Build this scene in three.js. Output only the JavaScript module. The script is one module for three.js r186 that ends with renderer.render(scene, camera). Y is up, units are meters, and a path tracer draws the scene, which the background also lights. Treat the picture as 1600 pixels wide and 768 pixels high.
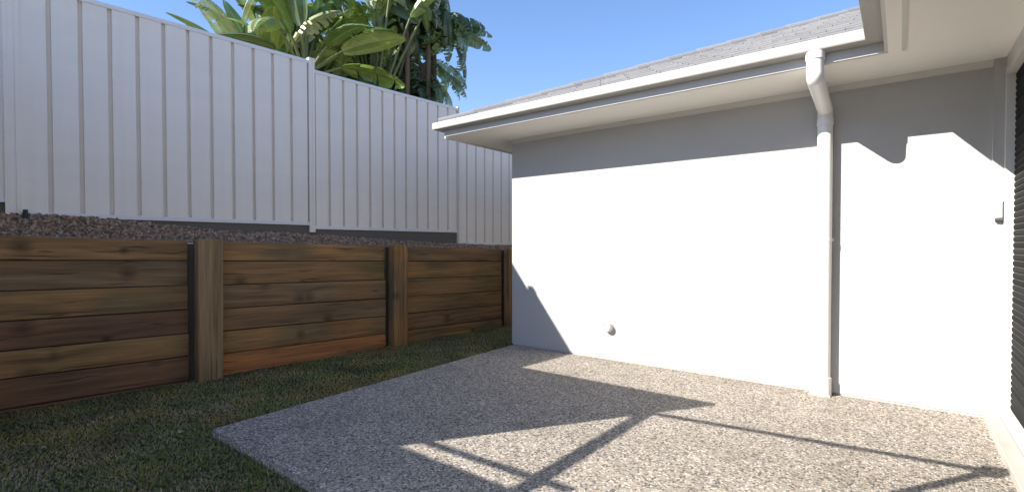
import * as THREE from 'three';
import { mergeGeometries } from 'three/addons/utils/BufferGeometryUtils.js';
import { RoundedBoxGeometry } from 'three/addons/geometries/RoundedBoxGeometry.js';

// ------------------------------------------------------------------ camera, sky, sun, exposure
const scene = new THREE.Scene();
const camera = new THREE.PerspectiveCamera(52.54, 1024 / 491, 0.05, 400);
camera.position.set(0, 1.2, 0);
const YAW = 38 * Math.PI / 180, PITCH = -1.0 * Math.PI / 180;
camera.rotation.order = 'YXZ';
camera.rotation.set(PITCH, YAW, 0);
camera.setViewOffset(1600, 768, 0, -13.5, 1600, 768);
scene.add(camera);

const SUN = new THREE.Vector3(-0.505, 0.565, 0.78);            // towards the sun
const sunDir = SUN.clone().normalize();
const EXPOSURE = 2.1;
{
  const W = 512, H = 256, d = new Float32Array(W * H * 4), v = new THREE.Vector3();
  const sm = (a, b, x) => { const t = Math.min(1, Math.max(0, (x - a) / (b - a))); return t * t * (3 - 2 * t); };
  for (let j = 0; j < H; j++) for (let i = 0; i < W; i++) {
    const el = ((j + 0.5) / H - 0.5) * Math.PI, az = ((i + 0.5) / W - 0.5) * 2 * Math.PI;
    v.set(Math.cos(el) * Math.cos(az), Math.sin(el), Math.cos(el) * Math.sin(az));
    const up = Math.max(0, v.y), c = v.dot(sunDir);
    const k = Math.exp(-2.6 * up);                              // deep overhead, paler towards the horizon
    let r = 0.034 + 0.275 * k, g = 0.066 + 0.54 * k, b = 0.160 + 1.06 * k;
    const hz = Math.exp(-9 * up); r += 0.44 * hz; g += 0.25 * hz; b -= 0.20 * hz;   // whitish air low down
    const ray = 0.85 + 0.22 * c * c;                            // Rayleigh
    const mie = 0.16 * Math.pow(Math.max(0, c), 8) + 0.7 * Math.pow(Math.max(0, c), 60);
    r = r * ray + mie * 0.9; g = g * ray + mie * 0.85; b = b * ray + mie * 0.75;
    if (v.y < 0) { const t = sm(0, 0.15, -v.y); r = r * (1 - t) + 0.16 * t; g = g * (1 - t) + 0.16 * t; b = b * (1 - t) + 0.14 * t; }
    const o = (j * W + i) * 4; d[o] = r; d[o + 1] = g; d[o + 2] = b; d[o + 3] = 1;
  }
  const t = new THREE.DataTexture(d, W, H, THREE.RGBAFormat, THREE.FloatType);
  t.mapping = THREE.EquirectangularReflectionMapping; t.magFilter = THREE.LinearFilter; t.minFilter = THREE.LinearFilter;
  t.wrapS = THREE.RepeatWrapping; t.needsUpdate = true;
  scene.background = t; scene.environment = t; scene.environmentIntensity = 1;
}
const sun = new THREE.DirectionalLight(new THREE.Color(1, 0.93, 0.83), 5.0);
sun.position.copy(sunDir).multiplyScalar(40); sun.target.position.set(-2.5, 0, -3.5);
sun.position.add(sun.target.position);
sun.castShadow = true; sun.shadow.mapSize.set(4096, 4096); sun.shadow.bias = -0.0004; sun.shadow.radius = 0.6;
Object.assign(sun.shadow.camera, { left: -14, right: 14, top: 14, bottom: -14, near: 1, far: 90 });
scene.add(sun, sun.target);

// ------------------------------------------------------------------ helpers
function rng(seed) { let a = seed >>> 0; return () => { a = (a + 0x6D2B79F5) | 0; let t = Math.imul(a ^ (a >>> 15), 1 | a); t = (t + Math.imul(t ^ (t >>> 7), 61 | t)) ^ t; return ((t ^ (t >>> 14)) >>> 0) / 4294967296; }; }
const hash = (x, y, s = 0) => { let h = Math.imul(x | 0, 374761393) ^ Math.imul(y | 0, 668265263) ^ Math.imul(s + 11, 1274126177); h = Math.imul(h ^ (h >>> 13), 1274126177); return ((h ^ (h >>> 16)) >>> 0) / 4294967296; };
function vnoise(x, y, s, px = 1e9, py = 1e9) {                   // value noise, periodic in px, py cells
  const xi = Math.floor(x), yi = Math.floor(y), fx = x - xi, fy = y - yi, u = fx * fx * (3 - 2 * fx), w = fy * fy * (3 - 2 * fy);
  const m = (a, p) => ((a % p) + p) % p;
  const h = (i, j) => hash(m(xi + i, px), m(yi + j, py), s);
  return (h(0, 0) * (1 - u) + h(1, 0) * u) * (1 - w) + (h(0, 1) * (1 - u) + h(1, 1) * u) * w;
}
const fbm = (x, y, s, n = 4) => { let a = 0.5, r = 0, t = 0; for (let i = 0; i < n; i++) { r += a * vnoise(x, y, s + i); t += a; a *= 0.5; x *= 2.03; y *= 2.03; } return r / t; };
function pfbm(x, y, s, p, q, n = 4) { let a = 0.5, r = 0, t = 0; for (let i = 0; i < n; i++) { r += a * vnoise(x * p, y * q, s + i, p, q); t += a; a *= 0.5; p *= 2; q *= 2; } return r / t; }
const toS = (c) => Math.max(0, Math.min(255, Math.round(255 * (c <= 0.0031308 ? 12.92 * c : 1.055 * Math.pow(c, 1 / 2.4) - 0.055))));
function tex(w, h, f, srgb) {                                     // f(u, v) -> [r,g,b] linear, or a number
  const d = new Uint8Array(w * h * 4);
  for (let j = 0; j < h; j++) for (let i = 0; i < w; i++) {
    const c = f((i + 0.5) / w, (j + 0.5) / h, i, j), o = (j * w + i) * 4;
    if (typeof c === 'number') d[o] = d[o + 1] = d[o + 2] = Math.max(0, Math.min(255, c * 255));
    else { d[o] = toS(c[0]); d[o + 1] = toS(c[1]); d[o + 2] = toS(c[2]); }
    d[o + 3] = 255;
  }
  const t = new THREE.DataTexture(d, w, h, THREE.RGBAFormat);
  t.wrapS = t.wrapT = THREE.RepeatWrapping; t.magFilter = THREE.LinearFilter; t.minFilter = THREE.LinearMipmapLinearFilter; t.generateMipmaps = true;
  if (srgb) t.colorSpace = THREE.SRGBColorSpace; t.needsUpdate = true; return t;
}
const lin = (r, g, b) => new THREE.Color().setRGB(r, g, b);
const std = (o) => new THREE.MeshStandardMaterial({ roughness: 0.8, ...o });
const used = new Set();
function numbered(n) { if (!used.has(n)) { used.add(n); return n; } let k = 1, s; do { s = `${n}_${String(k++).padStart(3, '0')}`; } while (used.has(s)); used.add(s); return s; }
function thing(name, label, category, pos = [0, 0, 0], turn = 0, group) {
  const o = new THREE.Group(); o.name = numbered(name); o.position.set(...pos); o.rotation.y = turn;
  o.userData = { label, category }; if (group) o.userData.group = group; scene.add(o); return o;
}
function part(name, geo, mat, parent) { const m = new THREE.Mesh(geo, mat); m.name = name; m.castShadow = m.receiveShadow = true; parent.add(m); return m; }
function structure(name, geo, mat, label) { const m = part(numbered(name), geo, mat, scene); m.userData.kind = 'structure'; if (label) m.userData.label = label; return m; }
// a box given by its extents, uv in metres
function box(x0, x1, y0, y1, z0, z1, r = 0) {
  const w = x1 - x0, h = y1 - y0, d = z1 - z0;
  const g = r > 0 ? new RoundedBoxGeometry(w, h, d, 2, r) : new THREE.BoxGeometry(w, h, d);
  g.translate((x0 + x1) / 2, (y0 + y1) / 2, (z0 + z1) / 2); return uvBox(g);
}
function uvBox(g, s = 1) {
  const p = g.attributes.position, n = g.attributes.normal, u = new Float32Array(p.count * 2);
  for (let i = 0; i < p.count; i++) {
    const ax = Math.abs(n.getX(i)), ay = Math.abs(n.getY(i)), az = Math.abs(n.getZ(i));
    if (ay >= ax && ay >= az) { u[2 * i] = p.getX(i) * s; u[2 * i + 1] = p.getZ(i) * s; }
    else if (ax >= az) { u[2 * i] = p.getZ(i) * s; u[2 * i + 1] = p.getY(i) * s; }
    else { u[2 * i] = p.getX(i) * s; u[2 * i + 1] = p.getY(i) * s; }
  }
  g.setAttribute('uv', new THREE.BufferAttribute(u, 2)); return g;
}
// profile (x, y) swept straight from a to b with given side axis and up = y
function extrudeProfile(pts, a, b, side, closed = true) {
  const pos = [], idx = [], n = pts.length;
  for (const e of [a, b]) for (const [s, y] of pts) pos.push(e[0] + side[0] * s, e[1] + y, e[2] + side[2] * s);
  const g0 = new THREE.BufferGeometry(); g0.setAttribute('position', new THREE.Float32BufferAttribute(pos, 3));
  for (let i = 0; i < (closed ? n : n - 1); i++) { const j = (i + 1) % n; idx.push(i, j, n + j, i, n + j, n + i); }
  if (closed) { const tri = THREE.ShapeUtils.triangulateShape(pts.map(q => new THREE.Vector2(q[0], q[1])), []); for (const [i, j, k] of tri) { idx.push(i, j, k, n + k, n + j, n + i); } }
  g0.setIndex(idx); const g = g0.toNonIndexed(); g.computeVertexNormals(); return uvBox(g);
}
const merge = (gs) => mergeGeometries(gs.map(g => { const q = g.index ? g.toNonIndexed() : g; for (const k of Object.keys(q.attributes)) if (!['position', 'normal', 'uv'].includes(k)) q.deleteAttribute(k); return q; }));

// ------------------------------------------------------------------ materials
const M = {};
{
  // exposed aggregate concrete: rounded pebbles set in cement, 1.6 m tile
  const N = 2048, C = 138, cell = N / C;                          // ~9 mm pebbles
  const pal = [[.50, .43, .35], [.64, .58, .50], [.43, .37, .31], [.29, .26, .23], [.16, .145, .135], [.76, .72, .65], [.50, .41, .33], [.10, .09, .085], [.42, .39, .36]];
  const feat = []; for (let j = 0; j < C; j++) for (let i = 0; i < C; i++) feat.push(i + 0.12 + 0.76 * hash(i, j, 1), j + 0.12 + 0.76 * hash(i, j, 2));
  const hgt = new Float32Array(N * N), col = new Uint8Array(N * N);
  for (let y = 0; y < N; y++) for (let x = 0; x < N; x++) {
    const fx = x / cell, fy = y / cell, ci = Math.floor(fx), cj = Math.floor(fy); let d1 = 9, d2 = 9, id = 0;
    for (let b = -1; b <= 1; b++) for (let a = -1; a <= 1; a++) {
      const i = (ci + a + C) % C, j = (cj + b + C) % C, k = j * C + i;
      let px = feat[2 * k] - fx, py = feat[2 * k + 1] - fy; if (px > C / 2) px -= C; if (px < -C / 2) px += C; if (py > C / 2) py -= C; if (py < -C / 2) py += C;
      const q = px * px * (0.7 + 0.6 * hash(i, j, 5)) + py * py * (0.7 + 0.6 * hash(i, j, 6)); if (q < d1) { d2 = d1; d1 = q; id = k; } else if (q < d2) d2 = q;
    }
    const e = Math.sqrt(d2) - Math.sqrt(d1), o = y * N + x;
    const gone = hash(id, 3, 7) < 0.12;
    hgt[o] = gone ? 0.15 : Math.min(1, e * 2.4); col[o] = gone || e < 0.10 ? 255 : Math.floor(hash(id, 9, 3) * pal.length);
  }
  const map = tex(N, N, (u, v, i, j) => {
    const o = j * N + i, c = col[o] === 255 ? [.33, .30, .26] : pal[col[o]], t = 0.85 + 0.23 * pfbm(u, v, 31, 12, 12, 4), q = 0.93 + 0.14 * hash(i, j, 4);
    return [c[0] * t * q, c[1] * t * q, c[2] * t * q];
  }, true);
  const bump = tex(N, N, (u, v, i, j) => hgt[j * N + i]);
  map.repeat.set(1 / 1.6, 1 / 1.6); bump.repeat.set(1 / 1.6, 1 / 1.6);
  M.aggregate = std({ map, bumpMap: bump, bumpScale: 0.004, roughness: 0.75, vertexColors: true });
}
{
  const map = tex(1024, 1024, (u, v) => { const t = 0.93 + 0.10 * pfbm(u, v, 51, 5, 5, 5) + 0.02 * pfbm(u, v, 54, 3, 40, 3); return [.455 * t, .447 * t, .437 * t]; }, true);
  const bump = tex(1024, 1024, (u, v) => 0.6 * pfbm(u, v, 61, 120, 120, 3) + 0.4 * pfbm(u, v, 71, 14, 14, 3));
  map.repeat.set(0.4, 0.4); bump.repeat.set(0.8, 0.8);
  M.render = std({ map, bumpMap: bump, bumpScale: 0.0022, roughness: 0.92 });
}
{
  const map = tex(512, 512, (u, v) => { const t = 0.94 + 0.09 * pfbm(u, v, 81, 4, 4, 5); return [.90 * t, .88 * t, .83 * t]; }, true); map.repeat.set(.5, .5);
  M.soffit = std({ map, roughness: 0.85 });
}
M.trim = std({ color: lin(.62, .61, .58), roughness: 0.5 });
M.gutter = std({ color: lin(.38, .37, .345), roughness: 0.38 });
M.fascia = std({ color: lin(.58, .57, .56), roughness: 0.5 });
M.pipe = std({ color: lin(.83, .825, .81), roughness: 0.4 });
M.black = std({ color: lin(.018, .018, .02), roughness: 0.45 });
M.blackSlat = [0, 1, 2].map(i => new THREE.MeshPhysicalMaterial({ color: lin(.022 + .005 * i, .0225 + .005 * i, .0235 + .005 * i), roughness: 0.95, specularIntensity: 0.15 }));
M.darkGap = std({ color: lin(.05, .05, .05), roughness: 0.95 });
M.soilFace = std({ color: lin(.16, .125, .09), roughness: 1 });
M.plinth = std({ color: lin(.15, .13, .11), roughness: 0.9 });
M.hob = std({ color: lin(.46, .44, .40), roughness: 0.85, map: tex(256, 256, (u, v) => { const t = 0.85 + 0.25 * pfbm(u, v, 91, 8, 8, 4); return [t, t, t].map(q => Math.min(1, q)); }, true) });
M.chrome = std({ color: lin(.05, .05, .052), roughness: 0.6 });
{
  const map = tex(512, 512, (u, v) => { const t = 0.93 + 0.08 * pfbm(u, v, 101, 3, 24, 4) + 0.05 * pfbm(u, v, 105, 40, 3, 3); return [.90 * t, .805 * t, .69 * t]; }, true); map.repeat.set(.6, .4);
  M.steel = std({ map, roughness: 0.42 });
  M.steelRail = std({ color: lin(.80, .77, .73), roughness: 0.4 });
}
{
  const mk = (a, s) => { const map = tex(512, 512, (u, v) => { const t = 0.8 + 0.36 * pfbm(u, v, s, 10, 10, 5), w = 0.95 + 0.1 * hash(u * 512 | 0, v * 512 | 0, s); return a.map(c => c * t * w); }, true); map.repeat.set(2.5, 2.5); return std({ map, roughness: 0.9 }); };
  M.tiles = [mk([.232, .234, .242], 111), mk([.215, .217, .227], 121), mk([.245, .246, .252], 131)];
}
// sawn, weathered pine: long streaky grain along u with knots
function wood(base, alt, s, knots = 5) {
  const K = []; for (let i = 0; i < knots; i++) K.push([hash(i, 1, s), hash(i, 2, s), 0.010 + 0.016 * hash(i, 3, s)]);
  const f = (u, v) => {
    let dk = 0, wv = 0; for (const [ku, kv, r] of K) { let du = Math.abs(u - ku); du = Math.min(du, 1 - du) * 1.0; let dv = Math.abs(v - kv); dv = Math.min(dv, 1 - dv) * 0.35; const q = Math.sqrt(du * du * 0.5 + dv * dv) / r; if (q < 1.5) dk = Math.max(dk, 1 - q / 1.5); wv += 0.05 * Math.exp(-q * 0.7); }
    let ck = 0; for (let i = 0; i < 16; i++) { const c0 = hash(i, 21, s), cl = 0.05 + 0.22 * hash(i, 22, s), cv = hash(i, 23, s) + 0.018 * (vnoise(u * 24, i, s, 24, 64) - 0.5); let du = u - c0; du -= Math.floor(du); if (du < cl) { let dv = Math.abs(v - cv); dv = Math.min(dv, Math.abs(1 - dv)); const w = (0.0035 + 0.004 * hash(i, 24, s)) * Math.sin(Math.PI * du / cl); if (dv < w) ck = Math.max(ck, 1 - dv / w * 0.5); } }
    const gr = pfbm(u, v + wv, s, 3, 28, 4), fine = pfbm(u, v, s + 20, 10, 160, 2), blot = pfbm(u, v, s + 40, 4, 3, 4);
    return { dk, gr, fine, blot, ck };
  };
  const map = tex(1024, 512, (u, v) => { const { dk, gr, fine, blot, ck } = f(u, v); const t = 1.42 * (1 - 0.72 * ck) * (0.42 + 0.80 * gr) * (0.72 + 0.5 * fine) * (1 - 0.6 * dk), m = Math.min(1, Math.max(0, (blot - 0.38) * 3.2)); return base.map((b, i) => (b * (1 - m) + alt[i] * m) * t * [1.9, 1.44, 1.0][i]); }, true);
  const bump = tex(512, 256, (u, v) => { const { dk, gr, fine, ck } = f(u, v); return 0.2 + 0.4 * gr + 0.4 * fine - 0.3 * dk - 0.5 * ck; });
  return std({ map, bumpMap: bump, bumpScale: 0.004, roughness: 0.9 });
}
M.wood = [wood([.145, .105, .062], [.105, .088, .05], 201), wood([.17, .115, .06], [.10, .085, .055], 231), wood([.13, .092, .058], [.10, .085, .062], 261, 7)];
M.woodRed = wood([.20, .108, .052], [.145, .085, .05], 291); M.woodDark = wood([.095, .064, .046], [.075, .054, .042], 321); M.woodPost = wood([.145, .124, .086], [.10, .094, .072], 351, 3);

// ------------------------------------------------------------------ ground
const RX = (z) => -5.31 - 0.068 * (z + 4.45);                      // front face of the timber wall at z
const FX = (z) => -5.785 - 0.0875 * (z + 3.35);                    // fence line
const sstep = (a, b, x) => { const t = Math.min(1, Math.max(0, (x - a) / (b - a))); return t * t * (3 - 2 * t); };
const lawnY = (x, z) => -0.045 - 0.085 * sstep(-3.5, -5.4, x) + 0.03 * (fbm(x * 1.4, z * 1.4, 401, 3) - 0.5) * (1 - sstep(0.3, 0, Math.hypot(Math.max(0, -3.7 - x), 0) - 0.0));
{
  const g = new THREE.PlaneGeometry(500, 500, 1, 1); g.rotateX(-Math.PI / 2); g.translate(0, -0.22, 0); uvBox(g);
  const map = tex(512, 512, (u, v) => { const t = pfbm(u, v, 411, 16, 16, 5); return [.07 + .05 * t, .075 + .05 * t, .035 + .02 * t]; }, true); map.repeat.set(.2, .2);
  structure('ground', g, std({ map, roughness: 1 }));
  // turf soil
  const l = new THREE.PlaneGeometry(9, 12, 120, 160); l.rotateX(-Math.PI / 2); l.translate(-2.2, 0, -2.3);
  const p = l.attributes.position; for (let i = 0; i < p.count; i++) p.setY(i, lawnY(p.getX(i), p.getZ(i)) - 0.004);
  l.computeVertexNormals(); uvBox(l);
  const m2 = tex(1024, 1024, (u, v) => { const a = pfbm(u, v, 421, 6, 6, 5), b = pfbm(u, v, 431, 60, 60, 3), m = Math.min(1, Math.max(0, (a - 0.4) * 4)); const c = [.135, .11, .06].map((q, i) => q * (1 - m) + [.095, .095, .042][i] * m); return c.map(q => q * (0.5 + b)); }, true); m2.repeat.set(.4, .4);
  structure('lawn', l, std({ map: m2, roughness: 1 }));
}
{ // patio slab
  const g = box(-3.62, 0.56, -0.12, 0, -4.75, -1.34, 0.008); const p = g.attributes.position;
  for (let i = 0; i < p.count; i++) if (p.getX(i) < -3) p.setX(i, p.getX(i) + 0.16 * (p.getZ(i) + 4.75) / 3.41 - 0.08);
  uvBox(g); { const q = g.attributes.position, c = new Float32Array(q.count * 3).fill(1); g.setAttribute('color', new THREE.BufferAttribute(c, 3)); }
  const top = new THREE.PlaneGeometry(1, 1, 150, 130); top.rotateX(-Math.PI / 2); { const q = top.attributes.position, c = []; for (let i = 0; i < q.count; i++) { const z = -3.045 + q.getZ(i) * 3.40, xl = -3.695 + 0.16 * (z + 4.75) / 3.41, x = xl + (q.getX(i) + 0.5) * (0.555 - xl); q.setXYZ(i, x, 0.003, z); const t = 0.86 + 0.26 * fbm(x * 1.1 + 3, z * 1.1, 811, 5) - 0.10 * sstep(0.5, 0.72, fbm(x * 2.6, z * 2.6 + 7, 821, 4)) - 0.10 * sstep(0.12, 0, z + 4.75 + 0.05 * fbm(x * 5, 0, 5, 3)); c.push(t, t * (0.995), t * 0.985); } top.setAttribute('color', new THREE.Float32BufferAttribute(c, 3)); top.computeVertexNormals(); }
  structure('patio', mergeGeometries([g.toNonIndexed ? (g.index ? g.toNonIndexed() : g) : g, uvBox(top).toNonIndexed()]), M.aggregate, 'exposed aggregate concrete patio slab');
  structure('terrace', (() => { // filled ground behind the timber wall, up under the fence and beyond it
    const g = new THREE.PlaneGeometry(1, 14, 24, 90); g.rotateX(-Math.PI / 2); const p = g.attributes.position;
    for (let i = 0; i < p.count; i++) { const s = p.getX(i) + 0.5, z = p.getZ(i) - 3, x0 = RX(z) - 0.06, x1 = FX(z) - 0.15, x = x0 + (x1 - x0) * s;
      p.setXYZ(i, x, topY(z) - 0.02 + sstep(0.1, 0.85, s) * (0.108 + 0.060 * sstep(-5.8, -3, z) + 0.075 * sstep(-2.4, -1.2, z)) + 0.02 * (fbm(x * 9, z * 9, 441, 3) - 0.5), z); }
    g.computeVertexNormals(); return uvBox(g);
  })(), std({ color: lin(.26, .165, .11), roughness: 1 }));
  const n = new THREE.PlaneGeometry(60, 80); n.rotateX(-Math.PI / 2); n.rotateZ(0); n.translate(-36.2, 1.18, -20); uvBox(n);
  structure('neighbour_ground', n, std({ color: lin(.09, .10, .05), roughness: 1 }));
}
function topY(z) { return 1.255 + 0.024 * (z + 1.9); }              // top of the timber wall

// turf: tufts of blades
{
  const R = rng(5), bl = [];
  const tuft = (n, h, sp, seed) => {
    const q = rng(seed), pos = [], nor = [], uv = [], idx = [];
    for (let i = 0; i < n; i++) {
      const a = q() * 6.283, r = q() * sp, bx = Math.cos(a) * r, bz = Math.sin(a) * r, yaw = q() * 6.283, hh = h * (0.55 + 0.7 * q()), ln = hh * (0.25 + 0.9 * q()), w = 0.0022 + 0.0016 * q();
      const dx = Math.cos(yaw), dz = Math.sin(yaw), k = pos.length / 3;
      for (const [t, ww] of [[0, 1], [0.55, 0.85], [1, 0.05]]) { const o = ln * t * t, y = hh * t * (1 - 0.25 * t); for (const s of [-1, 1]) { pos.push(bx + dx * o - dz * w * ww * s, y, bz + dz * o + dx * w * ww * s); nor.push(-dx * 0.4, 0.9, -dz * 0.4); uv.push(s * .5 + .5, t); } }
      idx.push(k, k + 1, k + 2, k + 1, k + 3, k + 2, k + 2, k + 3, k + 4, k + 3, k + 5, k + 4);
    }
    const g = new THREE.BufferGeometry(); g.setAttribute('position', new THREE.Float32BufferAttribute(pos, 3)); g.setAttribute('normal', new THREE.Float32BufferAttribute(nor, 3)); g.setAttribute('uv', new THREE.Float32BufferAttribute(uv, 2)); g.setIndex(idx); return g;
  };
  const mat = new THREE.MeshPhysicalMaterial({ color: 0xffffff, roughness: 0.75, transmission: 0.15, thickness: 0, side: THREE.DoubleSide });
  const spots = [];
  for (let tries = 0; tries < 140000 && spots.length < 60000; tries++) {
    const x = -6 + 4.4 * R(), z = -6.6 + 7.0 * R(); if (x < RX(z) + 0.005) continue;
    const edge = -3.70 + 0.16 * (z + 4.75) / 3.41; if (x > edge - 0.004 && z < -1.335) continue;
    if (z > -1.335 && x > -1.7) continue;
    const d = fbm(x * 2.1, z * 2.1, 451, 4), bare = d < 0.38 ? 0.5 : d < 0.46 ? 0.75 : 1;
    if (R() > bare) continue; spots.push([x, z, d]);
  }
  const inst = new THREE.InstancedMesh(tuft(10, 0.025, 0.026, 77), mat, spots.length), m = new THREE.Matrix4(), q = new THREE.Quaternion(), c = new THREE.Color(), up = new THREE.Vector3(0, 1, 0);
  spots.forEach(([x, z, d], i) => {
    q.setFromAxisAngle(up, R() * 6.283); const s = 0.55 + 0.65 * R() + 0.4 * Math.max(0, d - 0.5);
    m.compose(new THREE.Vector3(x, lawnY(x, z) - 0.006, z), q, new THREE.Vector3(s, s * (0.7 + 0.5 * R()), s)); inst.setMatrixAt(i, m);
    const dry = R() < 0.22 + 1.2 * Math.max(0, 0.5 - d), gp = sstep(0.42, 0.62, fbm(x * 2.6 + 30, z * 2.6, 481, 4)), t = 0.55 + 0.95 * fbm(x * 3.3 + 9, z * 3.3, 471, 3) * (0.7 + 0.6 * R());
    if (dry) c.setRGB(.34 * t, .26 * t, .15 * t); else c.setRGB((.135 + .05 * R() + .12 * gp) * t, (.155 + .05 * R() + .03 * gp) * t, (.030 + .016 * gp) * t); inst.setColorAt(i, c);
  });
  inst.name = 'grass'; inst.userData = { label: 'short patchy green turf between the timber wall and the concrete patio', category: 'grass', kind: 'stuff' }; inst.castShadow = inst.receiveShadow = true; scene.add(inst);
}
// ------------------------------------------------------------------ house
const EAVE = 2.47, GT = 2.628, GB = 2.55;                         // soffit, gutter top, bottom edge of the gutter's face
const WZ = -4.75, FZ = -4.13, GZ = -4.008, WX = -3.71, DX = 0.56, FXR = -0.078, GXR = -0.19, EXL = -4.19, GXL = -4.31;
const house = thing('house', 'white rendered single storey house with grey tiled roof and wide eaves beside the patio', 'house');
{
  const wallG = merge([
    box(WX, 9.0, 0.018, EAVE + 0.1, WZ - 0.2, WZ),
    box(WX, WX + 0.2, -0.1, EAVE + 0.1, -12.0, WZ - 0.2),
    box(WX, 9.0, -0.1, EAVE + 0.1, -12.2, -12.0),
  ]);
  const wall = part('wall', wallG, M.render, house);
  part('wall_base', box(WX + 0.014, DX, -0.2, 0.018, WZ - 0.2, WZ - 0.007), M.render, house);
  // wall with the door opening
  part('wall', merge([box(DX + 0.04, DX + 0.24, 2.40, EAVE + 0.1, -4.70, -1.9), box(DX, DX + 0.24, -0.1, EAVE + 0.1, -1.9, 4.2), box(DX + 0.5, 9, -0.1, EAVE + 0.1, 4.0, 4.2)]), M.render, house);
  part('pilaster', box(0.487, 0.60, 0.0, EAVE, WZ, WZ + 0.05, 0.004), M.render, house);
  // soffit, L shaped
  const sh = new THREE.Shape([[EXL, FZ], [FXR, FZ], [FXR, 4.2], [DX + 0.1, 4.2], [DX + 0.1, WZ - 0.05], [WX, WZ - 0.05], [WX, -12.4], [EXL, -12.4]].map(q => new THREE.Vector2(q[0], -q[1])));
  const sg = new THREE.ExtrudeGeometry(sh, { depth: 0.012, bevelEnabled: false }); sg.rotateX(-Math.PI / 2); sg.translate(0, EAVE, 0); uvBox(sg);
  const soffit = part('soffit', sg, M.soffit, house);
  part('joint_strip', box(FXR + 0.07, FXR + 0.095, EAVE - 0.006, EAVE, FZ + 0.004, 4.2), M.trim, soffit);
  // cornice bead where soffit meets the walls
  const cv = [[0, 0], [0.042, 0], [0.036, -0.014], [0.014, -0.036], [0, -0.042]];
  part('cornice', extrudeProfile(cv, [WX, EAVE, WZ], [0.487, EAVE, WZ], [0, 0, 1]), M.trim, house);
  part('cornice', extrudeProfile(cv, [DX + 0.04, EAVE, WZ + 0.05], [DX + 0.04, EAVE, 4.2], [-1, 0, 0]), M.trim, house);
  // fascia boards
  part('fascia', box(EXL - 0.0, FXR - 0.0, EAVE + 0.004, GT - 0.01, FZ, FZ + 0.02), M.fascia, house);
  part('fascia', box(FXR - 0.02, FXR, EAVE + 0.004, GT - 0.01, FZ + 0.02, 4.2), M.fascia, house);
  part('fascia', box(EXL - 0.02, EXL, EAVE - 0.02, GT - 0.01, -12.4, FZ + 0.02), M.fascia, house);
  // quad gutters: upright face with a rolled lip, sloped underside, open on top
  const prof = (d) => [[0, 0.028], [0.03, 0.026], [d - 0.014, 0.032], [d - 0.003, 0.037], [d, 0.046], [d, 0.100], [d - 0.004, 0.112], [d - 0.012, 0.116], [d - 0.016, 0.108], [d - 0.008, 0.098], [d - 0.008, 0.050], [d - 0.02, 0.040], [0.03, 0.034], [0.006, 0.036], [0.006, 0.09], [0, 0.09]];
  const GY = GT - 0.116;
  const mitre = (pts, a, b, side, f0, f1, ax) => { const g = extrudeProfile(pts, a, b, side); return g; };
  const gut = (d, a, b, side, along, m0, m1) => {                    // mitred ends: shift each profile point along the run by its offset
    const pts = prof(d), pos = [], idx = [], n = pts.length;
    [[a, m0], [b, m1]].forEach(([e, m]) => { for (const [s, y] of pts) pos.push(e[0] + side[0] * s + along[0] * m * s, e[1] + y, e[2] + side[2] * s + along[2] * m * s); });
    const g0 = new THREE.BufferGeometry(); g0.setAttribute('position', new THREE.Float32BufferAttribute(pos, 3));
    for (let i = 0; i < n; i++) { const j = (i + 1) % n; idx.push(i, j, n + j, i, n + j, n + i); }
    for (const [i, j, k] of THREE.ShapeUtils.triangulateShape(pts.map(q => new THREE.Vector2(q[0], q[1])), [])) idx.push(i, j, k, n + k, n + j, n + i);
    g0.setIndex(idx); const g = g0.toNonIndexed(); g.computeVertexNormals(); return uvBox(g);
  };
  const D = GZ - FZ - 0.02;
  part('gutter', gut(D, [EXL - 0.02, GY, FZ + 0.02], [FXR - 0.02, GY, FZ + 0.02], [0, 0, 1], [1, 0, 0], -1, -1), M.gutter, house);
  part('gutter', gut(D, [FXR - 0.02, GY, FZ + 0.02], [FXR - 0.02, GY, 4.2], [-1, 0, 0], [0, 0, 1], 1, 0), M.gutter, house);
  part('gutter', gut(D, [EXL - 0.02, GY, -12.4], [EXL - 0.02, GY, FZ + 0.02], [-1, 0, 0], [0, 0, 1], 0, 1), M.gutter, house);
}
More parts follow.
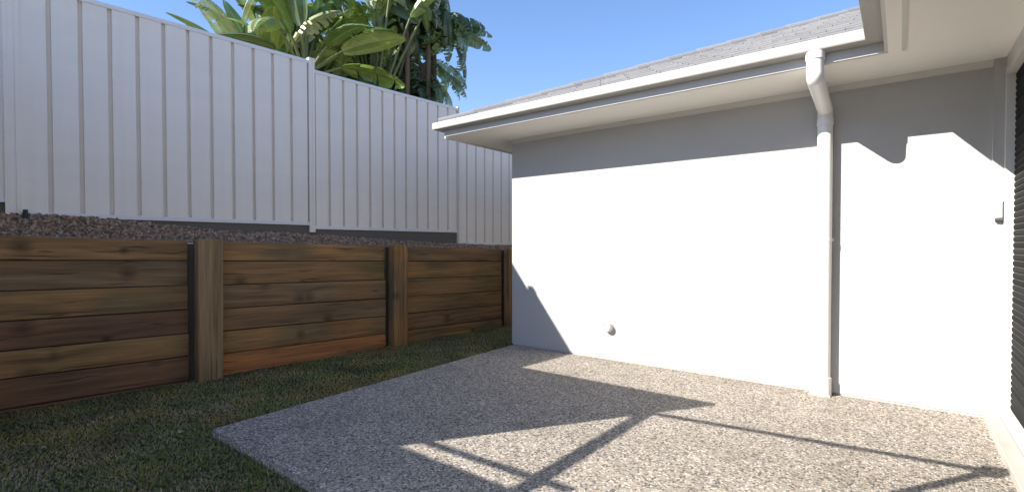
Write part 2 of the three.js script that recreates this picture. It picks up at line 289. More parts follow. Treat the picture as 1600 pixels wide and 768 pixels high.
{ // roof
  const T = Math.tan(23 * Math.PI / 180), x0 = EXL - 0.07, z0 = FZ + 0.07, xr = FXR - 0.07, y0 = GT - 0.002, S = 4.25;
  const P = [], tri = (a, b, c) => P.push(...a, ...b, ...c), quad = (a, b, c, d) => { tri(a, b, c); tri(a, c, d); };
  const at = (x, s, z) => [x, y0 + T * s - 0.012, z];
  quad(at(x0, 0, z0), at(xr, 0, z0), at(xr + S, S, z0 - S), at(x0 + S, S, z0 - S));
  quad(at(x0, 0, z0 - 2 * S), at(x0, 0, z0), at(x0 + S, S, z0 - S), at(x0 + S, S, z0 - S - 0.001));
  quad(at(9, 0, z0 - 2 * S), at(x0, 0, z0 - 2 * S), at(x0 + S, S, z0 - S), at(9, S, z0 - S));
  quad(at(xr, 0, z0), at(xr, 0, 4.2), at(xr + S, S, 4.2), at(xr + S, S, z0 - S));
  quad(at(xr + S, S, z0 - S), at(xr + S, S, 4.2), at(9, S - (9 - xr - S), 4.2), at(9, S, z0 - S));
  const g = new THREE.BufferGeometry(); g.setAttribute('position', new THREE.Float32BufferAttribute(P, 3)); g.computeVertexNormals(); uvBox(g);
  const roof = part('roof', g, std({ color: lin(.27, .265, .265), roughness: 0.9, side: THREE.DoubleSide }), house);
  const R = rng(31), L = 0.32, dz = L * Math.cos(23 * Math.PI / 180), a = 23 * Math.PI / 180;
  const tg = uvBox(new RoundedBoxGeometry(0.298, 0.022, 0.37, 1, 0.005)); tg.translate(0, 0, -0.185 + 0.04);
  for (let k = 0; k < 14; k++) {
    const s = k * dz, xa = x0 + s + 0.02, xb = xr + s + 0.02, off = (k % 2) * 0.15;
    for (let x = xa - off; x < xb; x += 0.3) {
      const l = Math.max(x, xa), r = Math.min(x + 0.3, xb); if (r - l < 0.04) continue;
      const t = part('roof_tile', tg, M.tiles[Math.floor(R() * 3)], roof);
      t.position.set((l + r) / 2, y0 + T * s - 0.004 + 0.003 * R(), z0 - s); t.rotation.x = a - 0.045 + 0.006 * (R() - 0.5); t.scale.x = (r - l) / 0.3; t.rotation.y = 0.006 * (R() - 0.5);
    }
  }
  // hip caps
  const cg = new THREE.CylinderGeometry(0.078, 0.088, 0.42, 10, 1, false, -1.75, 3.5); cg.translate(0, 0.17, 0);
  const dir = new THREE.Vector3(1, T, -1).normalize();
  for (let k = 0; k < 15; k++) { const s = 0.04 + k * 0.28; if (s > S) break; const c = part('hip_cap', cg, M.tiles[k % 3], roof); c.position.set(x0 + s, y0 + T * s - 0.035, z0 - s);
    const u = dir, w = new THREE.Vector3(0, 1, 0), xx = new THREE.Vector3().crossVectors(u, w).normalize(), zz = new THREE.Vector3().crossVectors(xx, u).normalize(); c.quaternion.setFromRotationMatrix(new THREE.Matrix4().makeBasis(xx, u, zz)); }
}
{ // downpipe
  const PX = -0.485, r = 0.0535, zf = -4.058, zw = WZ + 0.064;
  const cv = new THREE.CurvePath(), V = (x, y, z) => new THREE.Vector3(x, y, z);
  const bend = (p, q, r) => { const a = p.clone().sub(q).normalize(), b = r.clone().sub(q).normalize(); return [0.06, 0.035, 0.014].map(t => q.clone().addScaledVector(a, t)).concat([0.014, 0.035, 0.06].map(t => q.clone().addScaledVector(b, t))); };
  const A = V(PX, 2.57, zf), B = V(PX, 2.375, zf - 0.004), C = V(PX, 2.275, zw), E = V(PX, 0.03, zw);
  const pts = [A, V(PX, 2.5, zf), ...bend(A, B, C), B.clone().lerp(C, 0.5), ...bend(B, C, E), V(PX, 1.6, zw), V(PX, 0.8, zw), E];
  const tubes = []; const path = new THREE.CatmullRomCurve3(pts, false, 'centripetal', 0.2);
  const dp = part('downpipe', new THREE.TubeGeometry(path, 420, r, 28), M.pipe, house);
  const ring = (y, h, rr, z) => { const g = new THREE.CylinderGeometry(rr, rr, h, 28); g.translate(PX, y, z); return g; };
  part('pipe_collar', ring(2.52, 0.05, r + 0.006, zf), M.pipe, dp);
  part('pipe_collar', ring(2.185, 0.05, r + 0.005, zw), M.pipe, dp);
  part('pipe_boot', ring(0.07, 0.16, r + 0.008, zw), M.pipe, dp);
  part('mortar_pad', box(PX - 0.09, PX + 0.06, 0.002, 0.014, WZ, WZ + 0.12, 0.005), M.render, dp);
  part('pipe_bracket', merge([ring(1.25, 0.025, r + 0.003, zw), box(PX - 0.062, PX + 0.062, 1.238, 1.262, WZ, WZ + 0.012)]), M.pipe, dp);
}
{ // small hooded vent low on the wall
  const x = -2.42, y = 0.35;
  const stub = new THREE.LatheGeometry([[0, 0.05], [0.030, 0.05], [0.032, 0.058], [0.047, 0.058], [0.050, 0.054], [0.050, 0.012], [0.056, 0.010], [0.058, 0]].map(q => new THREE.Vector2(...q)), 32); stub.rotateX(Math.PI / 2); stub.translate(x, y, WZ + 0.001);
  const v = part('wall_outlet', stub, M.pipe, house);
  const lip = new THREE.TorusGeometry(0.040, 0.006, 8, 28); lip.translate(x, y, WZ + 0.060); part('outlet_rim', lip, M.pipe, v);
}
{ // door: white frame, black slatted screen, hob
  const z0 = -4.70, z1 = -1.94, fx = DX - 0.015;
  part('door_frame', merge([box(fx, fx + 0.09, 0.05, 2.40, z0, z0 + 0.04, 0.003), box(fx, fx + 0.09, 2.345, 2.40, z0 + 0.04, z1, 0.003), box(fx, fx + 0.09, 0.05, 0.105, z0 + 0.04, z1, 0.003), box(fx, fx + 0.09, 0.05, 2.40, z1, z1 + 0.04, 0.003)]), M.trim, house);
  part('wall_panel', box(fx + 0.005, fx + 0.1, 2.40, EAVE, z0, -1.9), M.trim, house);
  part('door_hob', box(0.462, fx, -0.05, 0.05, WZ + 0.05, z1 + 0.05, 0.006), M.hob, house);
  part('door_hob', box(fx, fx + 0.1, -0.05, 0.05, WZ + 0.05, z1 + 0.05), M.hob, house);
  const d = part('screen_door', box(fx + 0.05, fx + 0.06, 0.105, 2.345, z0 + 0.04, z1), M.black, house);
  const n = 56, h = 2.24 / n, sg = new THREE.Shape([[0, 0], [-0.003, 0.004], [-0.006, h * 0.4], [-0.005, h - 0.008], [0, h - 0.004]].map(q => new THREE.Vector2(...q)));
  const g = new THREE.ExtrudeGeometry(sg, { depth: z1 - z0 - 0.03, bevelEnabled: false }); uvBox(g);
  for (let i = 0; i < n; i++) { const s = part('slat', g, M.blackSlat[(i * 7) % 3], d); s.position.set(fx + 0.0495, 0.105 + i * h, z0 + 0.025); }
  const hd = part('door_latch', merge([box(fx - 0.006, fx, 1.36, 1.50, z0 + 0.010, z0 + 0.032, 0.002)]), M.chrome, house);
  const kn = new THREE.CylinderGeometry(0.013, 0.016, 0.036, 16); kn.rotateZ(Math.PI / 2); kn.translate(fx - 0.024, 1.375, z0 + 0.021); part('knob', kn, M.chrome, hd);
}
// ------------------------------------------------------------------ steel fence
{
  const P2 = [-5.785, -3.35], A = 5 * Math.PI / 180, dir = [Math.sin(A), -Math.cos(A)];
  const at = (l) => [P2[0] + dir[0] * l, P2[1] + dir[1] * l];
  const turn = Math.atan2(dir[0], dir[1]);                           // local +z runs along the fence, local +x ...
  const o = at(0), fence = thing('fence', 'pale grey ribbed steel fence stepping down behind the timber retaining wall', 'fence', [o[0], 0, o[1]]);
  // everything below in local axes: s along the fence (towards the house), f towards the patio
  const nrm = [-dir[1], dir[0]];                                     // faces the patio
  const basis = new THREE.Matrix4().makeBasis(new THREE.Vector3(nrm[0], 0, nrm[1]), new THREE.Vector3(0, 1, 0), new THREE.Vector3(-dir[0], 0, -dir[1]));
  const place = (g) => { g.applyMatrix4(basis); return g; };
  const lb = (f0, f1, y0, y1, s0, s1, r = 0) => place(box(f0, f1, y0, y1, -s1, -s0, r));
  const sheet = (s0, s1, y0, y1) => {                                // pans 200 mm apart with folded grooves between
    const line = []; const n = Math.round((s1 - s0) / 0.2);
    for (let i = 0; i < n; i++) { const a = s0 + (s1 - s0) * i / n, p = (s1 - s0) / n; line.push([a, -0.022], [a + 0.014, -0.022], [a + 0.019, 0.016], [a + p * 0.5, 0.018], [a + p - 0.017, 0.016], [a + p - 0.012, -0.022]); }
    line.push([s1, -0.022]);
    const all = [...line.map(q => [q[0], q[1]]), ...line.slice().reverse().map(q => [q[0], q[1] - 0.002])];
    const pos = [], idx = [], m = line.length, ny = 2; const push = (a, b, c, d) => { pos.push(...a, ...b, ...c, ...a, ...c, ...d); };
    for (let i = 0; i < m - 1; i++) { const [sa, fa] = line[i], [sb, fb] = line[i + 1]; push([fa, y0, -sa], [fb, y0, -sb], [fb, y1, -sb], [fa, y1, -sa]); push([fa - .002, y0, -sa], [fa - .002, y1, -sa], [fb - .002, y1, -sb], [fb - .002, y0, -sb]); }
    const g = new THREE.BufferGeometry(); g.setAttribute('position', new THREE.Float32BufferAttribute(pos, 3)); g.computeVertexNormals(); uvBox(g); return place(g);
  };
  const bays = [[-7.86, -5.26, 1.70, 3.80, 13], [-5.24, -2.64, 1.57, 3.60, 13], [-2.60, -0.035, 1.455, 3.487, 13], [0.035, 2.37, 1.41, 3.385, 12], [2.37, 4.77, 1.215, 3.20, 12], [4.80, 7.2, 1.12, 3.10, 12]];
  bays.forEach(([a, b, y0, y1], i) => {
    const w = (b - a) / 3;
    for (let k = 0; k < 3; k++) part('steel_sheet', sheet(a + k * w, a + (k + 1) * w, y0 + 0.02, y1 - 0.02), M.steel, fence);
    part('top_rail', lb(-0.024, 0.026, y1 - 0.042, y1, a, b, 0.004), M.steelRail, fence);
    part('bottom_rail', lb(-0.024, 0.026, y0, y0 + 0.042, a, b, 0.004), M.steelRail, fence);
    part('plinth', lb(-0.02, 0.0, y0 - 0.2, y0 + 0.012, a, b + 0.068), M.plinth, fence);
  });
  const post = (s, y0, y1, w = 0.035) => { const p = part('post', merge([lb(-0.03, -0.004, y0, y1, s - w, s + w, 0.003), lb(-0.004, 0.034, y0, y1, s - w, s - w + 0.026, 0.002), lb(-0.004, 0.034, y0, y1, s + w - 0.03, s + w, 0.002), lb(-0.004, 0.028, y0, y1, s - w + 0.026, s + w - 0.03)]), M.steel, fence); part('post_cap', lb(-0.036, 0.040, y1, y1 + 0.012, s - w - 0.004, s + w + 0.004, 0.004), M.steelRail, p); };
  post(-5.25, 1.2, 3.83); post(-2.625, 1.40, 3.588, 0.05); post(0.0, 1.37, 3.505, 0.036); post(2.385, 1.2, 3.39, 0.016); post(4.785, 1.0, 3.21);
  // peg at the foot of the left post
}
// ------------------------------------------------------------------ timber retaining wall
{
  const ang = Math.atan(0.068), wall = thing('retaining_wall', 'weathered brown timber sleeper retaining wall with upright posts along the lawn', 'retaining wall');
  const R = rng(91), H = [0.20, 0.24, 0.245, 0.232, 0.228, 0.24, 0.23];
  const variants = H.map(() => 0);
  const bays = [[0.62, -2.03], [-2.03, -4.27], [-4.27, -6.5], [-6.5, -9.0]];
  bays.forEach(([za, zb], bi) => {
    let y = 0;
    const ze = zb + 0.111 + 0.032, zm = (za + ze) / 2, len = (za - ze) / Math.cos(ang) - 0.006;
    for (let r = 0; r < 7; r++) {
      const h = H[(r + 0) % 7] * (1 + 0.05 * (hash(bi, r, 3) - 0.5)), gap = 0.004 + 0.006 * R();
      const nseg = 10, g = new RoundedBoxGeometry(len, h - gap, 0.075, 2, 0.011), p = g.attributes.position;
      uvBox(g); const uv = g.attributes.uv, ou = hash(bi, r, 5) * 7, ov = hash(bi, r, 6) * 5;
      for (let i = 0; i < p.count; i++) uv.setXY(i, uv.getX(i) / 2.2 + ou, uv.getY(i) / 1.0 + ov);
      const mat = (bi === 0 && r >= 5) ? M.woodDark : (bi === 1 && r >= 5) || (bi === 1 && r === 4 && false) ? M.woodRed : (bi === 0 && r === 3) ? M.woodDark : M.wood[(r * 2 + bi * 1 + (r > 2 ? 1 : 0)) % 3];
      const s = part('timber_sleeper', g, mat, wall);
      const yc = topY(zm) - y - h / 2;
      s.position.set(RX(zm) - 0.04 + 0.036 * (hash(bi, r, 7) - 0.5), yc, zm);
      s.rotation.set(0, Math.PI / 2 - ang, 0); s.rotation.order = 'YXZ'; s.rotation.z = -0.024 + 0.005 * (hash(bi, r, 8) - 0.5) + (bi === 0 && r > 1 ? 0.006 : 0); s.rotation.x = 0.012 * (hash(bi, r, 9) - 0.5);
      y += h;
    }
  });
  part('backing', (() => { const g = new THREE.BoxGeometry(0.02, 1.4, 9.8); g.rotateY(-ang); g.translate(RX(-4.2) - 0.075, 0.50, -4.2); const q = g.attributes.position; for (let i = 0; i < q.count; i++) if (q.getY(i) > 0.5) q.setY(i, topY(q.getZ(i)) - 0.03); return g; })(), M.soilFace, wall);
  const pz = [-2.03, -4.27, -6.5, 0.62];
  pz.forEach((z, i) => {
    const g = new RoundedBoxGeometry(1.62, 0.222, 0.13, 2, 0.010); uvBox(g); const uv = g.attributes.uv; for (let k = 0; k < uv.count; k++) uv.setXY(k, uv.getX(k) / 2.2 + i * 0.37, uv.getY(k) / 1.0 + i * 0.21);
    g.rotateZ(Math.PI / 2); const m = part('timber_post', g, i === 0 ? M.woodPost : M.wood[1], wall);
    m.position.set(RX(z) + 0.067, topY(z) - 0.81 + 0.012, z); m.rotation.order = 'YXZ'; m.rotation.y = Math.PI / 2 - ang; m.rotation.z = 0.004 * (i - 1); m.rotation.x = 0.008;
  });
}
// reddish gravel behind the timber wall
{
  const R = rng(17), gs = new THREE.IcosahedronGeometry(1, 1), p = gs.attributes.position;
  for (let i = 0; i < p.count; i++) { const k = 1 + 0.35 * (hash(Math.round(p.getX(i) * 50), Math.round(p.getY(i) * 50 + p.getZ(i) * 77), 5) - 0.5); p.setXYZ(i, p.getX(i) * k, p.getY(i) * k * 0.75, p.getZ(i) * k); }
  gs.computeVertexNormals();
  const N = 16000, inst = new THREE.InstancedMesh(gs, std({ color: 0xffffff, roughness: 0.9 }), N), m = new THREE.Matrix4(), q = new THREE.Quaternion(), e = new THREE.Euler(), c = new THREE.Color();
  const cols = [[.42, .24, .145], [.30, .18, .11], [.50, .36, .24], [.19, .13, .085], [.44, .27, .17], [.54, .42, .30]];
  for (let i = 0; i < N; i++) {
    const z = 0.6 - 7.6 * Math.pow(R(), 1.15), s = R(), x0 = RX(z) - 0.085, x1 = FX(z) + 0.02, x = x0 + (x1 - x0) * s, sz = 0.007 + 0.015 * R() * R();
    const y = topY(z) - 0.02 + sstep(0.1, 0.85, (x - RX(z) + 0.06) / (FX(z) - 0.15 - RX(z) + 0.06)) * (0.108 + 0.060 * sstep(-5.8, -3, z) + 0.075 * sstep(-2.4, -1.2, z)) + 0.02 * (fbm(x * 9, z * 9, 441, 3) - 0.5);
    e.set(R() * 6, R() * 6, R() * 6); q.setFromEuler(e); m.compose(new THREE.Vector3(x, y + sz * 0.3, z), q, new THREE.Vector3(sz * (0.8 + 0.5 * R()), sz, sz)); inst.setMatrixAt(i, m);
    const cc = cols[Math.floor(R() * cols.length)]; c.setRGB(...cc).multiplyScalar(0.8); inst.setColorAt(i, c);
  }
  inst.name = 'gravel'; inst.userData = { label: 'reddish brown gravel strip between the timber wall top and the fence', category: 'gravel', kind: 'stuff' }; inst.castShadow = inst.receiveShadow = true; scene.add(inst);
}
// ------------------------------------------------------------------ outside the frame: what casts the shadows on the patio
{
  const t = thing('privacy_screen', 'tall solid boarded screen closing the side of the yard left of the camera', 'screen', [-3.74, 0, 0.17]);
  for (let i = 0; i < 15; i++) part('board', box(-2.35, -0.05, -0.1 + i * 0.2045, 0.1035 + i * 0.2045, 0, 0.03), M.steel, t);
  part('post', box(-0.05, 0, -0.1, 2.97, 0, 0.05), M.steelRail, t); part('post', box(-2.35, -2.30, -0.1, 2.97, 0.03, 0.08), M.steelRail, t);
  const f = thing('patio_frame', 'slim steel shade frame with a small solid roof beside the screen', 'pergola');
  const Y = 2.70, k = Y / SUN.y, pt = (x, z) => [x + SUN.x * k, z + SUN.z * k];
  const bar = (n, a, b, w, h) => { const A = pt(...a), B = pt(...b), L = Math.hypot(B[0] - A[0], B[1] - A[1]); const g = new RoundedBoxGeometry(L, h, w, 1, 0.004); const m = part(n, g, M.steelRail, f); m.position.set((A[0] + B[0]) / 2, Y - h / 2, (A[1] + B[1]) / 2); m.rotation.y = -Math.atan2(B[1] - A[1], B[0] - A[0]); };
  bar('beam', [-1.45, -3.43], [0.42, -3.665], 0.03, 0.036);
  bar('beam', [-1.40, -3.47], [-1.44, -1.6], 0.07, 0.05);
  bar('beam', [-2.7, -2.075], [-1.24, -2.115], 0.03, 0.036);
  const a = pt(-3.4, -1.90), b = pt(-1.44, 0.2); part('roof_sheet', box(a[0], b[0], Y - 0.01, Y + 0.02, a[1], b[1]), M.steel, f);
  const e = pt(0.41, -3.665); part('post', box(e[0] - 0.02, e[0] + 0.02, -0.06, Y - 0.03, e[1] - 0.02, e[1] + 0.02), M.steelRail, f);
  part('bracket', box(e[0] - 0.05, e[0] + 0.05, Y - 0.06, Y + 0.02, e[1] - 0.04, e[1] + 0.04), M.steelRail, f);
  for (const x of [a[0] + 0.04, b[0] - 0.04]) part('post', box(x - 0.03, x + 0.03, -0.06, Y - 0.011, b[1] - 0.08, b[1] - 0.02), M.steelRail, f);
}
// ------------------------------------------------------------------ broad leaved plants beyond the fence
{
  // a paddle leaf: midrib along +z, arching down, made of side strips that can be torn apart
  const leafGeo = (seed, L, W, arch, fold, torn) => {
    const q = rng(seed), pos = [], n = 30;
    const mid = (t) => { const a = arch * t; return [0, arch > 0.01 ? -(1 - Math.cos(a)) / arch * L : 0, arch > 0.01 ? Math.sin(a) / arch * L : t * L]; };
    const width = (t) => W * Math.pow(Math.sin(Math.PI * Math.min(1, 0.05 + 0.93 * Math.pow(t, 0.82))), 0.62);
    for (const sd of [-1, 1]) {
      let i = 0;
      while (i < n) {
        const run = torn > 0 && q() < torn ? 1 + Math.floor(q() * 2) : 2 + Math.floor(q() * 7), j = Math.min(n, i + run), dr = torn * (q() * 0.9), sk = torn * (q() - 0.3) * 0.10, sh = torn > 0 ? 0.86 + 0.16 * q() : 1;
        for (let k = i; k < j; k++) {
          const ring = [k, k + 1].map(m => {
            const t = m / n, c = mid(t), w = width(t) * sh, a = arch * t, out = [], nar = torn > 0.3 ? (m === i ? 0.010 : m === j ? -0.010 : 0) : 0;
            for (const s of [0, 0.33, 0.7, 1]) { const th = fold - (0.55 + dr) * s * s, x = sd * w * s * Math.cos(th * 0.9), up = w * s * Math.sin(th) , fw = 0.22 * w * s + sk * s + nar * s * 2; out.push([x, c[1] + up * Math.cos(a) - fw * Math.sin(a), c[2] + fw * Math.cos(a) + up * Math.sin(a)]); }
            return out;
          });
          for (let s = 0; s < 3; s++) { const A = ring[0][s], B = ring[0][s + 1], C = ring[1][s + 1], D = ring[1][s]; if (sd > 0) pos.push(...A, ...C, ...B, ...A, ...D, ...C); else pos.push(...A, ...B, ...C, ...A, ...C, ...D); }
        }
        i = j;
      }
    }
    const g = new THREE.BufferGeometry(); g.setAttribute('position', new THREE.Float32BufferAttribute(pos, 3)); g.computeVertexNormals();
    const uv = new Float32Array(pos.length / 3 * 2); for (let i = 0; i < pos.length / 3; i++) { uv[2 * i] = pos[3 * i] / W; uv[2 * i + 1] = pos[3 * i + 2] / L; } g.setAttribute('uv', new THREE.BufferAttribute(uv, 2)); return g;
  };
  const leafMap = (c, s) => tex(256, 512, (u, v) => { const x = u > 0.5 ? u - 1 : u, rib = Math.exp(-Math.abs(x) * 60), st = 0.85 + 0.3 * vnoise(v * 90 + Math.abs(x) * 20, 1, s), t = (0.8 + 0.4 * pfbm(u, v, s, 4, 6, 4)) * st; const b = pfbm(u, v, s + 9, 6, 9, 3) > 0.72 ? 1 : 0; return [c[0] * t * (1 - b * .2) + rib * .10 + b * .03, c[1] * t * (1 - b * .3) + rib * .11, c[2] * t + rib * .04]; }, true);
  const lm = (c, s, ro) => new THREE.MeshPhysicalMaterial({ map: leafMap(c, s), roughness: ro, transmission: 0.5, thickness: 0, side: THREE.DoubleSide });
  const pale = [lm([.56, .62, .32], 501, 0.36), lm([.40, .50, .14], 511, 0.36), lm([.24, .33, .07], 512, 0.4)], green = [lm([.22, .33, .06], 521, 0.36), lm([.16, .26, .06], 531, 0.36)], dark = [lm([.12, .185, .08], 541, 0.28), lm([.15, .215, .095], 551, 0.28), lm([.34, .40, .23], 552, 0.28)];
  const stalk = std({ color: lin(.14, .16, .065), roughness: 0.6 }), stalkD = std({ color: lin(.085, .10, .045), roughness: 0.6 }), deadM = std({ color: lin(.17, .11, .06), roughness: 0.9 }), deadL = std({ color: lin(.13, .085, .05), roughness: 0.9, side: THREE.DoubleSide });
  const bark = (() => { const map = tex(256, 512, (u, v) => { const r = (v * 14) % 1, t = 0.55 + 0.6 * pfbm(u, v, 561, 6, 30, 4) - (r < 0.14 ? 0.3 : 0); return [.16 * t, .115 * t, .075 * t]; }, true); return std({ map, roughness: 0.95 }); })();
  const whole = [0, 1, 2, 3].map(i => leafGeo(600 + i, 1.5, 0.29, 0.15 + 0.28 * i, 0.6, i === 2 ? 0.12 : 0.0)), torn = [0, 1, 2, 3, 4].map(i => leafGeo(620 + i, 1.45, 0.27, 0.8 + 0.25 * i, 0.30, 0.55 + 0.1 * i));
  const shaft = (a, b, r0, r1, bend, n = 10) => {
    const c = new THREE.QuadraticBezierCurve3(a, a.clone().lerp(b, 0.5).add(bend), b), g = new THREE.TubeGeometry(c, n, 1, 8), p = g.attributes.position;
    for (let i = 0; i <= n; i++) { const ct = c.getPointAt(i / n), r = r0 + (r1 - r0) * i / n; for (let j = 0; j <= 8; j++) { const k = i * 9 + j; p.setXYZ(k, ct.x + (p.getX(k) - ct.x) * r, ct.y + (p.getY(k) - ct.y) * r, ct.z + (p.getZ(k) - ct.z) * r); } }
    return { g, c };
  };
  const CR = new THREE.Vector3(Math.cos(YAW), 0, -Math.sin(YAW)), CF = new THREE.Vector3(-Math.sin(YAW), 0, -Math.cos(YAW));
  const V = (x, y, z) => new THREE.Vector3(x, y, z);
  // leaf: from base (local), heading yaw (0 = across to the right as seen from the patio, pi/2 = away), stalk lift angle, stalk length, blade tilt and roll
  function leaf(plant, R, base, yaw, lift, len, tilt, roll, geos, mats, stMat, size = 1) {
    const h = CR.clone().multiplyScalar(Math.cos(yaw)).addScaledVector(CF, Math.sin(yaw));
    const tip = base.clone().addScaledVector(h, Math.cos(lift) * len).add(V(0, Math.sin(lift) * len, 0));
    const { g } = shaft(base, tip, 0.034, 0.017, V(0, 0.10 * len * Math.cos(lift), 0));
    const blade = part('leaf', geos[Math.floor(R() * geos.length)], mats[Math.floor(R() * mats.length)], plant);
    blade.position.copy(tip); const f = h.clone().multiplyScalar(Math.cos(tilt)).add(V(0, Math.sin(tilt), 0)), up0 = V(0, 1, 0).addScaledVector(f, -f.y).normalize();
    const x = new THREE.Vector3().crossVectors(up0, f).normalize(), up = new THREE.Vector3().crossVectors(f, x);
    blade.quaternion.setFromRotationMatrix(new THREE.Matrix4().makeBasis(x, up, f)); blade.rotateZ(roll); blade.scale.setScalar(size);
    part('leaf_stalk', g, stMat, plant);
  }
  const pos = (px, fwd, y) => { const u = (px - 800) / 778; return [fwd * (CF.x + u * CR.x), y, fwd * (CF.z + u * CR.z)]; };
  const trunk = (plant, x, z, y, r, lean) => { const a = V(x, -0.3, z), b = V(x + lean[0], y, z + lean[1]); const { g } = shaft(a, b, r * 1.15, r * 0.85, V(0, 0, 0), 14); part('trunk', g, bark, plant); return b; };
  function plant(label, px, fwd, seed, stems, geos, mats, stMat) {
    const t = thing('bird_of_paradise_plant', label, 'plant', pos(px, fwd, 1.2)), R = rng(seed);
    for (const s of stems) {
      const top = trunk(t, s.x, s.z || 0, s.y, s.r || 0.10, s.lean || [0, 0]);
      for (let i = 0; i < s.n; i++) {
        const k = s.n > 1 ? i / (s.n - 1) : 0.5, ang = (k - 0.5) * 2, lift = s.lift0 ? s.lift0 + (s.lift1 - s.lift0) * R() : 1.5 - Math.abs(ang) * 1.0 + 0.25 * (R() - 0.5);
        const yaw = (ang < 0 ? Math.PI : 0) + s.fan + (R() - 0.5) * s.spread, len = s.len * (0.7 + 0.6 * R());
        leaf(t, R, top.clone().add(V(0, -0.25 * Math.abs(ang) * s.drop, 0)), yaw, lift, len, lift - (s.bend || 0.25) - 0.5 * R(), (R() - 0.5) * 1.6, geos, mats, stMat, (s.sz || 0.8) * (0.85 + 0.4 * R()));
      }
    }
    return t;
  }
  plant('pale sunlit broad leaved plant behind the left fence panel', 400, 9.0, 701, [
    { x: -0.42, y: 2.9, n: 9, fan: 0.3, spread: 1.8, len: 0.6, drop: 1.6, bend: 0.2, sz: .62 }, { x: 0.45, y: 2.8, n: 14, fan: -0.4, spread: 2.0, len: 0.8, drop: 1.4, bend: 0.1, lift0: 0.6, lift1: 1.5, sz: .68 }, { x: -0.15, z: -.4, y: 2.6, n: 11, fan: 0.2, spread: 1.6, len: 0.7, drop: 1.0, bend: -0.2, sz: .7 }, { x: 0.2, z: .3, y: 3.2, n: 13, fan: 0.2, spread: 2.0, len: 0.5, drop: 1.6, bend: 0.0, sz: .6 }, { x: 0.85, z: .1, y: 2.4, n: 14, fan: 0.2, spread: 1.8, len: 0.9, drop: 0.8, bend: -0.2, lift0: 0.7, lift1: 1.5, sz: .68 }], [...whole, torn[0], torn[1]], [pale[0], pale[0], ...pale], stalk);
  plant('tall green clump with many upright stalks behind the fence post', 556, 9.4, 702, [
    { x: 0.2, z: -0.4, y: 1.9, n: 14, fan: 0.4, spread: 1.5, len: 2.6, drop: 0.4, r: 0.12, lift0: 1.05, lift1: 1.6, bend: 0.0, sz: .75 }, { x: 0.3, z: -0.2, y: 2.4, n: 10, fan: -0.3, spread: 1.6, len: 2.0, drop: 0.6, lift0: 0.9, lift1: 1.6, bend: 0.1, sz: .7 }, { x: -0.45, z: 0.3, y: 2.5, n: 14, fan: 0.1, spread: 2.0, len: 0.8, drop: 1.2, bend: -0.3, lift0: 0.7, lift1: 1.5, sz: .6 }, { x: -0.2, z: 0.9, y: 2.4, n: 15, fan: 0.4, spread: 2.4, len: 0.9, drop: 1.0, bend: -0.2, sz: .65 }, { x: -0.6, z: 0.0, y: 2.3, n: 11, fan: 0.2, spread: 1.6, len: 1.0, drop: 0.6, bend: -0.2, lift0: 0.9, lift1: 1.55, sz: .6 }, { x: 0.2, z: 1.1, y: 3.0, n: 15, fan: 0.4, spread: 2.4, len: 0.9, drop: 1.0, bend: 0.1, sz: .65 }, { x: -0.5, z: 0.5, y: 3.2, n: 12, fan: 0.4, spread: 2.4, len: 0.7, drop: 1.0, bend: 0.3, sz: .6 }], [...whole, torn[0], torn[1], whole[2]], [...green, green[0], dark[1], pale[2], pale[1]], stalk);
  const dk = plant('dark clump with brown trunk in the middle of the trees behind the fence', 608, 10.2, 703, [
    { x: 0, y: 3.5, n: 14, fan: 0.2, spread: 2.6, len: 0.5, drop: 2.0, r: 0.16, bend: 0.8, sz: .7 }, { x: 0.25, z: 0.3, y: 2.8, n: 13, fan: 0.5, spread: 2.8, len: 0.5, drop: 1.2, r: 0.13, bend: 0.7, sz: .7 }, { x: -0.3, z: 0.5, y: 3.2, n: 12, fan: 0.1, spread: 2.8, len: 0.5, drop: 1.2, bend: 0.6, sz: .7 }, { x: -0.1, z: 0.2, y: 4.3, n: 13, fan: 0.1, spread: 2.8, len: 0.5, drop: 1.0, bend: 0.8, sz: .7 }, { x: 0.2, z: 0.6, y: 2.2, n: 12, fan: 0.1, spread: 2.8, len: 0.4, drop: 0.6, bend: 0.6, sz: .7 }], [...torn, whole[3]], [dark[0], dark[0], dark[1]], stalkD);
  const RD = rng(88); for (let i = 0; i < 16; i++) leaf(dk, RD, V(0.25 * (RD() - 0.5), 3.3 - 1.5 * RD(), 0.2 * (RD() - 0.5)), RD() * 6.28, -0.5 - 0.5 * RD(), 0.25, -1.25 - 0.25 * RD(), RD() - 0.5, torn, [deadL], deadM, 0.6);
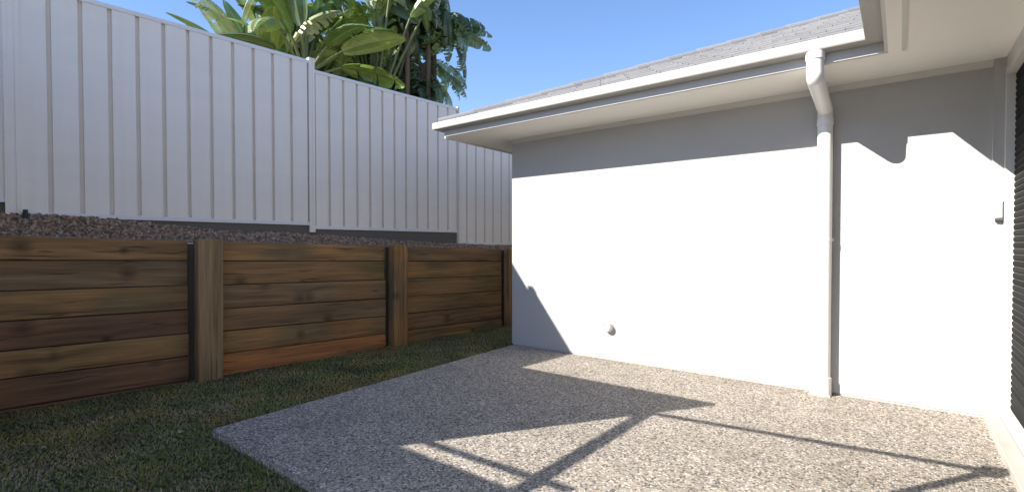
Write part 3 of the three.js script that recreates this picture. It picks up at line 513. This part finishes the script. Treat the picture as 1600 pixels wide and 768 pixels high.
  plant('torn leaved plant with drooping blades at the right edge of the trees', 660, 10.0, 704, [
    { x: 0.05, y: 3.6, n: 18, fan: 0.2, spread: 1.6, len: 0.32, drop: 1.6, r: 0.085, lift0: -0.3, lift1: 0.7, bend: 0.4, sz: 0.56 }, { x: -0.1, z: 0.2, y: 3.2, n: 17, fan: 0.1, spread: 2.0, len: 0.25, drop: 1.0, r: 0.07, lift0: -0.5, lift1: 0.4, bend: 0.5, sz: 0.52 }, { x: 0.12, z: -0.2, y: 4.2, n: 20, fan: -0.1, spread: 1.6, len: 0.5, drop: 1.0, r: 0.07, lift0: -0.1, lift1: 0.8, bend: 0.45, sz: 0.62 }, { x: 0.0, z: -0.1, y: 2.7, n: 12, fan: -0.1, spread: 2.0, len: 0.25, drop: 0.4, r: 0.06, lift0: -0.2, lift1: 0.6, bend: 0.5, sz: 0.5 }, { x: -0.1, z: 0.3, y: 4.9, n: 14, fan: 0.1, spread: 2.0, len: 0.3, drop: 0.8, r: 0.06, lift0: -0.2, lift1: 0.7, bend: 0.5, sz: 0.6 }, { x: 0.3, z: 0.1, y: 4.75, n: 16, fan: 0.1, spread: 2.2, len: 0.35, drop: 1.2, r: 0.05, lift0: -0.4, lift1: 0.5, bend: 0.7, sz: 0.55 }, { x: -0.3, z: 0.25, y: 4.6, n: 16, fan: 0.0, spread: 2.4, len: 0.35, drop: 1.2, r: 0.05, lift0: -0.4, lift1: 0.5, bend: 0.7, sz: 0.55 }, { x: 0.15, z: 0.5, y: 5.1, n: 18, fan: 0.2, spread: 2.2, len: 0.45, drop: 1.0, r: 0.05, lift0: -0.4, lift1: 0.5, bend: 0.6, sz: 0.6 }], torn, [...dark, dark[2], dark[2], green[1]], stalkD);
}
// ------------------------------------------------------------------ small things
{
  const peg = thing('stake', 'short dark stake at the foot of the left fence post', 'stake', [FX(-0.80) + 0.07, 1.43, -0.80]);
  part('shaft', new THREE.CylinderGeometry(0.016, 0.024, 0.07, 9).translate(0, 0.035, 0), M.darkGap, peg); part('head', new RoundedBoxGeometry(0.03, 0.016, 0.03, 2, 0.005).translate(0, 0.075, 0), M.darkGap, peg);
  const leafMat = std({ color: lin(.36, .31, .20), roughness: 0.8, side: THREE.DoubleSide });
  const lg = new THREE.PlaneGeometry(0.05, 0.026, 6, 4), p = lg.attributes.position;
  for (let i = 0; i < p.count; i++) { const x = p.getX(i) / 0.025, y = p.getY(i); p.setXYZ(i, p.getX(i), y * Math.sqrt(Math.max(0.02, 1 - x * x)), 0.006 * x * x + Math.abs(y) * 0.35); }
  lg.computeVertexNormals(); lg.rotateX(-Math.PI / 2);
  [[-4.12, -0.62, 'pale curled fallen leaf on the grass near the lower left corner'], [-4.55, -1.05, 'fallen leaf on the grass close to the dark left timbers'], [-3.72, -1.22, 'fallen leaf on the grass beside the near left patio corner'], [-4.35, -3.3, 'fallen leaf on the grass strip beyond the big post']].forEach(([x, z, label], i) => {
    const t = part(numbered('fallen_leaf'), lg, leafMat, scene); t.position.set(x, lawnY(x, z) + 0.024, z); t.rotation.set(0.15, i * 1.7, 0.1); t.userData = { label, category: 'leaf', group: 'fallen leaves on the lawn' };
  });
}
scene.traverse(o => { if (o.isMesh) { o.castShadow = true; o.receiveShadow = true; } });
const renderer = new THREE.WebGLRenderer({ antialias: true });
renderer.setSize(1024, 491);
renderer.toneMapping = THREE.LinearToneMapping; renderer.toneMappingExposure = EXPOSURE;
renderer.outputColorSpace = THREE.SRGBColorSpace; renderer.shadowMap.enabled = true;
renderer.render(scene, camera);
